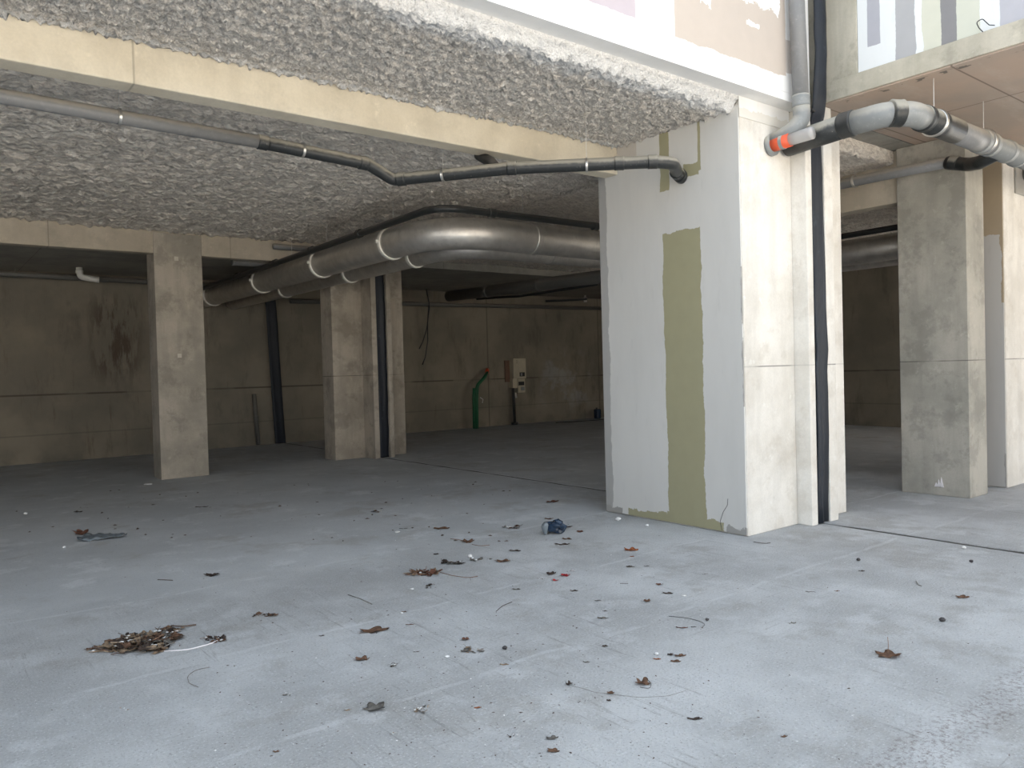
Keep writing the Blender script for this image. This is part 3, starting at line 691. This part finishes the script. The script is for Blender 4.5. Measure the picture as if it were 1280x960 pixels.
def crumb(px, py, w, mat, label, name='crumb', cat='crumb', group=None, flat=.5):
    p = ground(px, py); s = pxsize(p, w) / 2 * .8; bm = bmesh.new()
    bmesh.ops.create_icosphere(bm, subdivisions=2, radius=s)
    for v in bm.verts:
        v.co *= 1 + .35 * noise.noise(v.co / s * 1.3 + V((px, py, 0))); v.co.z *= flat
    zm = min(v.co.z for v in bm.verts)
    place(bm, p + V((0, 0, -zm)), random.uniform(0, 6)); o = obj(name, bm, mat, None, True); root(o); return tag(o, label, cat, group)
def strand(pts, mat, label, r=.0022, name='wire_strand', cat='wire', zs=None):
    q = [ground(x, y) + V((0, 0, (zs[i] if zs else .004))) for i, (x, y) in enumerate(pts)]
    o = obj(name, T(fillet(q, .12, 6), r, 6), mat, None, True); root(o); return tag(o, label, cat)

# large pile at the lower left: individual leaves lie in uncountable litter
clump(176, 806, 92, (L_TAN, L_BROWN, L_DARK, L_GREY, L_TAN), 'biggest heap of dry leaf litter at lower left, brown and grey scraps', n=26, name='leaf_litter', cat='leaf litter', dx=1.0, dy=.30, white=12, kind='stuff')
clump(205, 794, 46, (L_TAN, L_DARK, L_BROWN), 'upper tip of the lower-left litter heap with pale straw', n=16, name='leaf_litter', cat='leaf litter', dy=.45, white=5, kind='stuff')
clump(130, 813, 50, (L_BROWN, L_TAN), 'sparse left tail of the lower-left litter heap', n=7, name='leaf_litter', cat='leaf litter', dy=.15, white=3, kind='stuff')
clump(268, 800, 34, (L_DARK, L_BROWN), 'small dark scrap heap just right of the biggest litter heap', n=9, dy=.3, white=5)
leaf(112, 812, 15, L_BROWN, 'small rolled brown leaf at the left end of the lower-left litter', aspect=.5)
leaf(193, 812, 40, L_BROWN, 'flat brown leaf lying on the front of the biggest litter heap', aspect=.5, curl=.2)
leaf(178, 805, 34, L_TAN, 'tan curled leaf in the middle of the biggest litter heap', aspect=.5)
strand([(214, 786), (228, 786), (245, 782)], L_DARK, 'dark twig pointing right from the top of the biggest litter heap', .005, 'twig', 'twig', [.02, .015, .006])
strand([(205, 815), (235, 813), (262, 806), (282, 797)], m_wrapw, 'white plastic strip curving between the two lower-left litter heaps', .004, 'plastic_strip', 'plastic strip')
strand([(248, 860), (236, 855), (234, 846), (245, 838), (262, 835)], L_GREY, 'thin wire arc on the floor below the lower-left litter', .0018)
leaf(101, 668, 22, L_RED, 'reddish-brown crumpled leaf beside clear film, far left floor', curl=.9)
p = ground(128, 673)
bm = bmesh.new(); bmesh.ops.create_grid(bm, x_segments=18, y_segments=8, size=.5)
for v in bm.verts: v.co = V((v.co.x * .48 * (1 - .5 * abs(v.co.y)), v.co.y * .22 * (1 - v.co.x * .7), .02 + .03 * noise.noise(v.co * 7)))
bmesh.ops.solidify(bm, geom=bm.faces[:], thickness=.001); zm = min(v.co.z for v in bm.verts)
o = obj('plastic_film', place(bm, p + V((0, 0, -zm)), -.5), m_film, None, True); tag(root(o), 'flat crumpled scrap of grey plastic film beside the reddish leaf, far left', 'plastic film')
clump(472, 640, 16, (L_GREY, L_BROWN), 'little grey-brown clump on the floor in front of the mid-distance columns', n=5, white=2)
clump(332, 769, 32, (L_BROWN, L_DARK), 'thin scatter of brown scraps to the right above the lower-left litter', n=7, dy=.2)
clump(640, 660, 26, (L_RED, L_GREY), 'reddish scraps mixed with white bits, left of the blue crumpled pack', n=6, white=8)
clump(565, 704, 34, (L_GREY, L_DARK), 'grey string of scraps with a white crumb above the long brown leaf pile', n=8, dy=.25, white=2)
clump(601, 700, 30, (L_GREY,), 'thin grey twigs and scraps right of the grey scrap string', n=6, dy=.2, white=2)
clump(530, 717, 44, (L_BROWN, L_TAN, L_RED), 'long pile of torn brown leaves in the middle of the floor', n=11, dy=.28, white=2)
clump(537, 734, 18, (L_GREY, L_DARK), 'round grey knotted clump just under the long brown leaf pile', n=7, dy=.5, h=1.2)
clump(677, 724, 11, (L_GREY,), 'tiny grey clump with white crumbs left of the red wrapper', n=4, white=4)
clump(591, 813, 26, (L_GREY, L_TAN), 'greenish-grey straw clump in the lower middle of the floor', n=8, dy=.3)
clump(491, 832, 14, (L_GREY, L_DARK), 'small upright grey scrap clump below the dark brown leaf', n=4, white=3)
clump(525, 888, 26, (L_TAN, L_GREY), 'tan and grey clump next to the crumpled grey leaf, lower middle', n=6, white=4)
clump(522, 874, 9, (L_GREY,), 'tiny grey tuft above the tan and grey clump', n=4)
clump(360, 868, 14, (L_GREY,), 'grey tuft with white top on the lower left floor', n=5, white=3)
clump(492, 917, 10, (L_BROWN,), 'tiny brown bit with white crumbs near the bottom edge', n=3, white=4)
clump(992, 780, 13, (L_GREY,), 'small grey tuft on the floor in front of the big column', n=5, white=2)
clump(642, 920, 16, (L_DARK,), 'thin dark scraps by the bottom edge left of the greenish leaf', n=4, dy=.2, white=2)
clump(155, 888, 14, (L_TAN,), 'pale tuft with white thread at the lower left', n=3, white=2)
LV = [
 (265, 720, 22, L_DARK, 'dark crumpled leaf alone on the smooth left floor', .8, .5), (551, 661, 22, L_BROWN, 'flat brown leaf left of the twig-tailed leaf, mid floor', .3, .5),
 (585, 678, 18, L_BROWN, 'curled brown leaf with twigs trailing to its left', .9, .7), (545, 693, 9, L_DARK, 'small dark leaf scrap above the grey scrap string', .4, .7),
 (708, 674, 14, L_BROWN, 'short brown leaf just in front of the blue crumpled pack', .4, .6), (702, 681, 22, L_DARK, 'long thin dark leaf in front of the blue crumpled pack', .3, .3),
 (725, 665, 11, L_RED, 'small reddish leaf right of the blue crumpled pack', .7, .7), (710, 659, 12, L_DARK, 'dark leaf touching the right side of the blue crumpled pack', .5, .6), (686, 649, 12, L_BROWN, 'brown leaf right behind the blue crumpled pack', .5, .6),
 (690, 628, 17, L_RED, 'reddish leaf further back behind the blue crumpled pack', .7, .7), (628, 702, 23, L_BROWN, 'wide brown leaf in mid floor, right of the grey scraps', .4, .6),
 (643, 689, 16, L_DARK, 'narrow dark leaf above the wide brown leaf in mid floor', .4, .35), (689, 718, 13, L_DARK, 'dark curled leaf between tiny grey clump and red wrapper', .9, .8),
 (466, 789, 40, L_BROWN, 'large flat brown leaf with pale tip left of lower middle', .25, .55), (452, 825, 21, L_BROWN, 'dark brown folded leaf below the large flat brown leaf', .7, .6),
 (582, 800, 13, L_RED, 'small reddish-brown leaf above the greenish-grey straw clump', .6, .8), (597, 885, 11, L_ORANGE, 'tiny orange-brown leaf in the lower middle', .4, .5),
 (468, 886, 30, L_GREY, 'crumpled grey leaf in the lower middle near the bottom', .9, .8), (690, 923, 18, L_GREY, 'greenish-grey leaf near the bottom edge, upper of two', .4, .6),
 (691, 939, 17, L_BROWN, 'brown leaf near the bottom edge, lower of two', .5, .7), (803, 855, 20, L_BROWN, 'grey-brown tented leaf beside a thin wire loop', 1.0, .9),
 (821, 824, 11, L_ORANGE, 'tiny orange-tan leaf left of the brown leaf pair', .4, .5), (838, 819, 9, L_DARK, 'small dark leaf of the pair below the wire arc', .7, .8), (850, 820, 16, L_BROWN, 'grey-brown leaf of the pair below the wire arc', .4, .6), (844, 827, 15, L_BROWN, 'brown leaf lying in front of the leaf pair', .4, .5),
 (1203, 747, 19, L_BROWN, 'oval brown leaf at the right near the floor joint', .4, .6), (789, 688, 20, L_ORANGE, 'bright orange-brown leaf in front of the white skimmed column face', .5, .7),
 (790, 696, 7, L_ORANGE, 'orange crumb-sized leaf under the bright orange-brown leaf', .4, .7), (824, 731, 10, L_RED, 'tiny reddish leaf in front of the big column', .8, .8),
 (834, 742, 16, L_DARK, 'flat dark leaf below the tiny reddish leaf', .3, .4), (809, 752, 11, L_BROWN, 'brown curled scrap left of the flat dark leaf', .8, .9),
 (852, 785, 16, L_RED, 'thin reddish leaf inside the dark wire arc', .3, .3), (867, 784, 8, L_DARK, 'dark scrap inside the dark wire arc, right of the reddish leaf', .3, .4),
 (868, 899, 22, L_DARK, 'slender dark leaf at the bottom right of centre', .3, .3), (753, 773, 16, L_GREY, 'thin grey leaf in the middle right of the floor', .3, .4),
 (756, 764, 8, L_DARK, 'tiny dark scrap just above the thin grey leaf', .3, .5), (756, 808, 8, L_DARK, 'dark speck-like leaf straight below the thin grey leaf', .6, .8),
 (733, 828, 10, L_GREY, 'grey leaf scrap left below the dark speck-like leaf', .3, .5), (711, 856, 10, L_DARK, 'dark ball-like leaf at the left end of a thin thread', 1.0, 1.0),
 (763, 867, 10, L_BROWN, 'brown leaf at the right end of a thin thread', .8, .8), (761, 876, 7, L_DARK, 'dark scrap directly under the leaf at the thread end', .6, .8),
 (717, 739, 12, L_DARK, 'dark leaf scrap below the red wrapper', .4, .4), (747, 751, 10, L_GREY, 'pale grey scrap right below the red wrapper', .3, .4),
 (786, 708, 9, L_DARK, 'short dark scrap below the bright orange-brown leaf, upper', .3, .5), (788, 709, 11, L_GREY, 'grey scrap below the bright orange-brown leaf, lower', .3, .4),
 (808, 708, 8, L_DARK, 'small dark scrap right of the grey scrap pair', .3, .5), (881, 718, 9, L_GREY, 'grey flat scrap in front of the big column corner', .3, .4),
 (1012, 740, 12, L_GREY, 'grey flat scrap on the floor right of the column corner', .3, .3), (1046, 739, 8, L_BROWN, 'brown scrap right beside the grey flat scrap', .4, .5),
 (1077, 714, 9, L_DARK, 'dark scrap below the joint strip of the big column', .4, .5), (645, 737, 13, L_GREY, 'grey ring-like dry leaf below the red wrapper, leftwards', .3, .5),
 (504, 661, 12, L_GREY, 'thin grey leaf left of the flat brown leaf, mid floor', .3, .3), (98, 640, 13, L_DARK, 'dark scrap deeper on the far left floor', .3, .5),
 (252, 634, 18, L_DARK, 'thin dark scrap in front of the square left column', .2, .2), (980, 921, 10, L_BROWN, 'little brown leaf near the bottom right of centre', .4, .5),
 (345, 940, 10, L_BROWN, 'little brown leaf at the bottom left', .5, .5), (434, 888, 10, L_TAN, 'tan scrap left of the crumpled grey leaf', .3, .4),
 (630, 831, 14, L_TAN, 'pale tan scrap right below the straw clump', .2, .4), (520, 815, 9, L_DARK, 'dark scrap between dark brown leaf and straw clump', .4, .4),
 (402, 795, 9, L_DARK, 'dark scrap left of the large flat brown leaf', .3, .5), (512, 781, 12, L_RED, 'thin reddish scrap right of the large flat brown leaf', .2, .3), (505, 765, 8, L_BROWN, 'little brown scrap above the large flat brown leaf', .5, .6),
]
for (x, y, w, mt, lb, cu, asp) in LV: leaf(x, y, w, mt, lb, curl=cu, aspect=asp)
leaf(1110, 820, 34, L_BROWN, 'large curled brown leaf with upright stem, alone at the right', curl=.55, aspect=.75, lobes=5, stem=1, rot=-.7)
strand([(563, 674), (574, 675), (584, 679)], L_BROWN, 'fine twig trailing left of the curled brown leaf', .003, 'twig', 'twig')
strand([(590, 681), (600, 683), (612, 682)], L_BROWN, 'fine twig trailing right of the curled brown leaf', .0025, 'twig', 'twig')
strand([(550, 716), (565, 720), (585, 723), (597, 721)], L_BROWN, 'thin twig running right from the long brown leaf pile', .0025, 'twig', 'twig')
strand([(435, 744), (450, 749), (465, 756)], L_GREY, 'grey twig on the floor above the large flat brown leaf', .003, 'twig', 'twig')
strand([(620, 765), (628, 758), (640, 753)], L_DARK, 'short dark twig in mid floor above the reddish leaf', .002, 'twig', 'twig')
strand([(836, 771), (858, 773), (874, 777), (882, 781), (878, 785)], m_dark, 'dark wire arc in the right middle of the floor', .0016)
strand([(714, 858), (730, 862), (745, 867), (760, 868)], L_GREY, 'thin thread linking the dark ball-like leaf and a brown leaf', .0009, 'thread', 'thread')
strand([(806, 848), (815, 855), (812, 862), (800, 860)], m_dark, 'thin wire loop beside the tented leaf', .0014)
strand([(765, 869), (800, 873), (835, 871), (858, 864)], L_GREY, 'long faint wire right of the tented leaf, near the bottom', .0009)
strand([(942, 678), (955, 680), (963, 679)], L_DARK, 'straight dark splinter on the floor by the big column corner', .003, 'splinter', 'wood splinter')
strand([(775, 730), (785, 730)], L_DARK, 'short straight dark splinter in front of the big column', .002, 'splinter', 'wood splinter')
strand([(197, 725), (216, 726)], L_DARK, 'thin dark splinter left of the dark crumpled leaf', .003, 'splinter', 'wood splinter')
strand([(1145, 727), (1148, 732), (1152, 733)], L_GREY, 'tiny bent twig on the right floor left of the oval leaf', .003, 'twig', 'twig')
crumb(1178, 777, 9, m_stone, 'round black pebble on the right floor between two leaves', 'pebble', 'pebble', flat=.8)
crumb(631, 812, 8, m_stone, 'dark pebble right of the greenish-grey straw clump', 'pebble', 'pebble', flat=.8)
crumb(1214, 703, 6, m_stone, 'tiny dark pebble at the right near the floor joint', 'pebble', 'pebble', flat=.7)
crumb(1073, 701, 6, m_stone, 'tiny dark pebble below the black joint strip', 'pebble', 'pebble', flat=.7)
crumb(884, 776, 6, m_stone, 'tiny dark pebble right above the dark wire arc', 'pebble', 'pebble', flat=.7)
crumb(821, 819, 6, L_WHITE, 'white crumb touching the tiny orange-tan leaf', flat=.8)
crumb(588, 697, 7, L_WHITE, 'white crumb on the grey scrap string', flat=.8)
crumb(515, 737, 7, L_WHITE, 'white chip left of the round grey knotted clump', 'chip', 'chip', flat=.3)
crumb(502, 767, 5, L_WHITE, 'white chip above the large flat brown leaf', 'chip', 'chip', flat=.5)
crumb(497, 666, 9, L_WHITE, 'white chip beside the thin grey leaf in mid floor', 'chip', 'chip', flat=.3)
crumb(559, 821, 8, L_WHITE, 'flat white chip left under the straw clump', 'chip', 'chip', flat=.2)
crumb(855, 745, 8, L_WHITE, 'flat white chip right of the flat dark leaf', 'chip', 'chip', flat=.2)
crumb(185, 606, 14, L_WHITE, 'white flat chip on the floor at the foot of the square left column', 'chip', 'chip', flat=.15)
crumb(32, 643, 6, L_WHITE, 'white crumb far at the left edge of the floor', flat=.6)
crumb(80, 685, 5, L_WHITE, 'white crumb in front of the reddish far-left leaf', flat=.6)
crumb(773, 651, 9, L_WHITE, 'white plaster crumb at the left foot of the skimmed column', flat=.6)
crumb(809, 658, 6, L_WHITE, 'smaller white plaster crumb along the foot of the skimmed column', flat=.6)
crumb(1205, 686, 7, L_WHITE, 'white crumb sitting in the floor joint at right', flat=.6)

# crumpled blue pack
p = ground(690, 668); s = pxsize(p, 25)
t = thing('crumpled_pack', (p.x, p.y, 0), 'crumpled dark blue plastic pack standing on the floor near the big column', 'packaging')
bm = bmesh.new(); bmesh.ops.create_icosphere(bm, subdivisions=3, radius=s * .5)
for v in bm.verts:
    v.co *= 1 + .55 * noise.noise(v.co / s * 3.1) ; v.co.z *= .62; v.co.x *= .85
zm = min(v.co.z for v in bm.verts); place(bm, p + V((.05, .0, -zm)), .3); obj('blue_wrap', bm, m_blue, t)
bm = bmesh.new(); box(bm, -.26 * s, .0 * s, -.22 * s, .22 * s, 0, .64 * s, bev=.03)
bmesh.ops.subdivide_edges(bm, edges=bm.edges[:], cuts=2)
for v in bm.verts: v.co += V((noise.noise(v.co * 20), noise.noise(v.co * 20 + V((5, 0, 0))), 0)) * .02 * min(1, v.co.z * 20)
place(bm, p - V((r_.x, r_.y, 0)) * s * .2, -.6); obj('clear_side', bm, m_film, t, label='greyish translucent side')
# torn wrapper
def scrap(px, py, w, mat, label, seed):
    o = leaf(px, py, w, mat, label, name='wrapper_scrap', seed=seed, curl=.8, aspect=.6, lobes=3); o['category'] = 'wrapper'; return o
scrap(706, 720, 15, m_wrapr, 'red torn wrapper scrap, largest of the red bits in mid floor', 3)
scrap(716, 714, 9, m_wrapw, 'white and pink torn wrapper scrap up right of the largest red bit', 4)
scrap(694, 726, 9, m_wrapr, 'small red wrapper scrap lower left of the largest red bit', 5)
# fine grit: nobody could count it
bm = bmesh.new(); rnd = random.Random(5)
def grit(n, fx, fy, smin, smax):
    for k in range(n):
        px, py = fx(), fy()
        p = ground(px, py); s = rnd.uniform(smin, smax)
        if 6.0 < p.x < 7.9 and 4.1 < p.y < 6.3: continue
        if p.y > 12.5 or p.x > 13: continue
        a = rnd.uniform(0, 6.28); vs = []
        for q in range(4):
            aa = a + q * 1.57 + rnd.uniform(-.4, .4); rr = s * rnd.uniform(.5, 1) * (1 if q % 2 else 1.9)
            vs.append(p + V((math.cos(aa) * rr, math.sin(aa) * rr, .001)))
        b = [bm.verts.new(v) for v in vs]; tp_ = bm.verts.new(p + V((0, 0, s * rnd.uniform(.5, 1))))
        for q in range(4): bm.faces.new((b[q], b[(q + 1) % 4], tp_))
        bm.faces.new(b[::-1])
grit(300, lambda: rnd.gauss(620, 190), lambda: rnd.uniform(610, 950) , .0015, .007)
grit(170, lambda: rnd.uniform(0, 1280), lambda: rnd.uniform(690, 960), .0015, .005)
grit(90, lambda: rnd.uniform(20, 640), lambda: rnd.uniform(600, 680), .006, .02)
o = obj('floor_grit', bm, L_DARK); tag(root(o), 'fine dark crumbs and dust specks strewn over the whole concrete floor', 'grit', kind='stuff')
bm = bmesh.new()
grit(150, lambda: rnd.gauss(600, 230), lambda: rnd.uniform(640, 950), .002, .007)
o = obj('floor_grit', bm, L_WHITE); tag(root(o), 'fine white mortar crumbs strewn over the whole concrete floor', 'grit', kind='stuff')

# ------------------------------------------------------------------ light
w = bpy.data.worlds.new('sky'); bpy.context.scene.world = w; w.use_nodes = True
bg = w.node_tree.nodes['Background']; bg.inputs[0].default_value = (.73, .85, 1.0, 1); bg.inputs[1].default_value = 1.5
sd = bpy.data.lights.new('sun', 'SUN'); sd.energy = 15.0; sd.color = (1, .96, .90); sd.angle = .01
so = bpy.data.objects.new('sun', sd); C.objects.link(so); so.location = (0, 10, 20)
so.rotation_euler = V((-.12, -.52, -1.05)).to_track_quat('-Z', 'Y').to_euler()
v = bpy.context.scene.view_settings; v.view_transform = 'Standard'; v.look = 'None'; v.exposure = 0.32; v.gamma = 1; v.use_curve_mapping = False
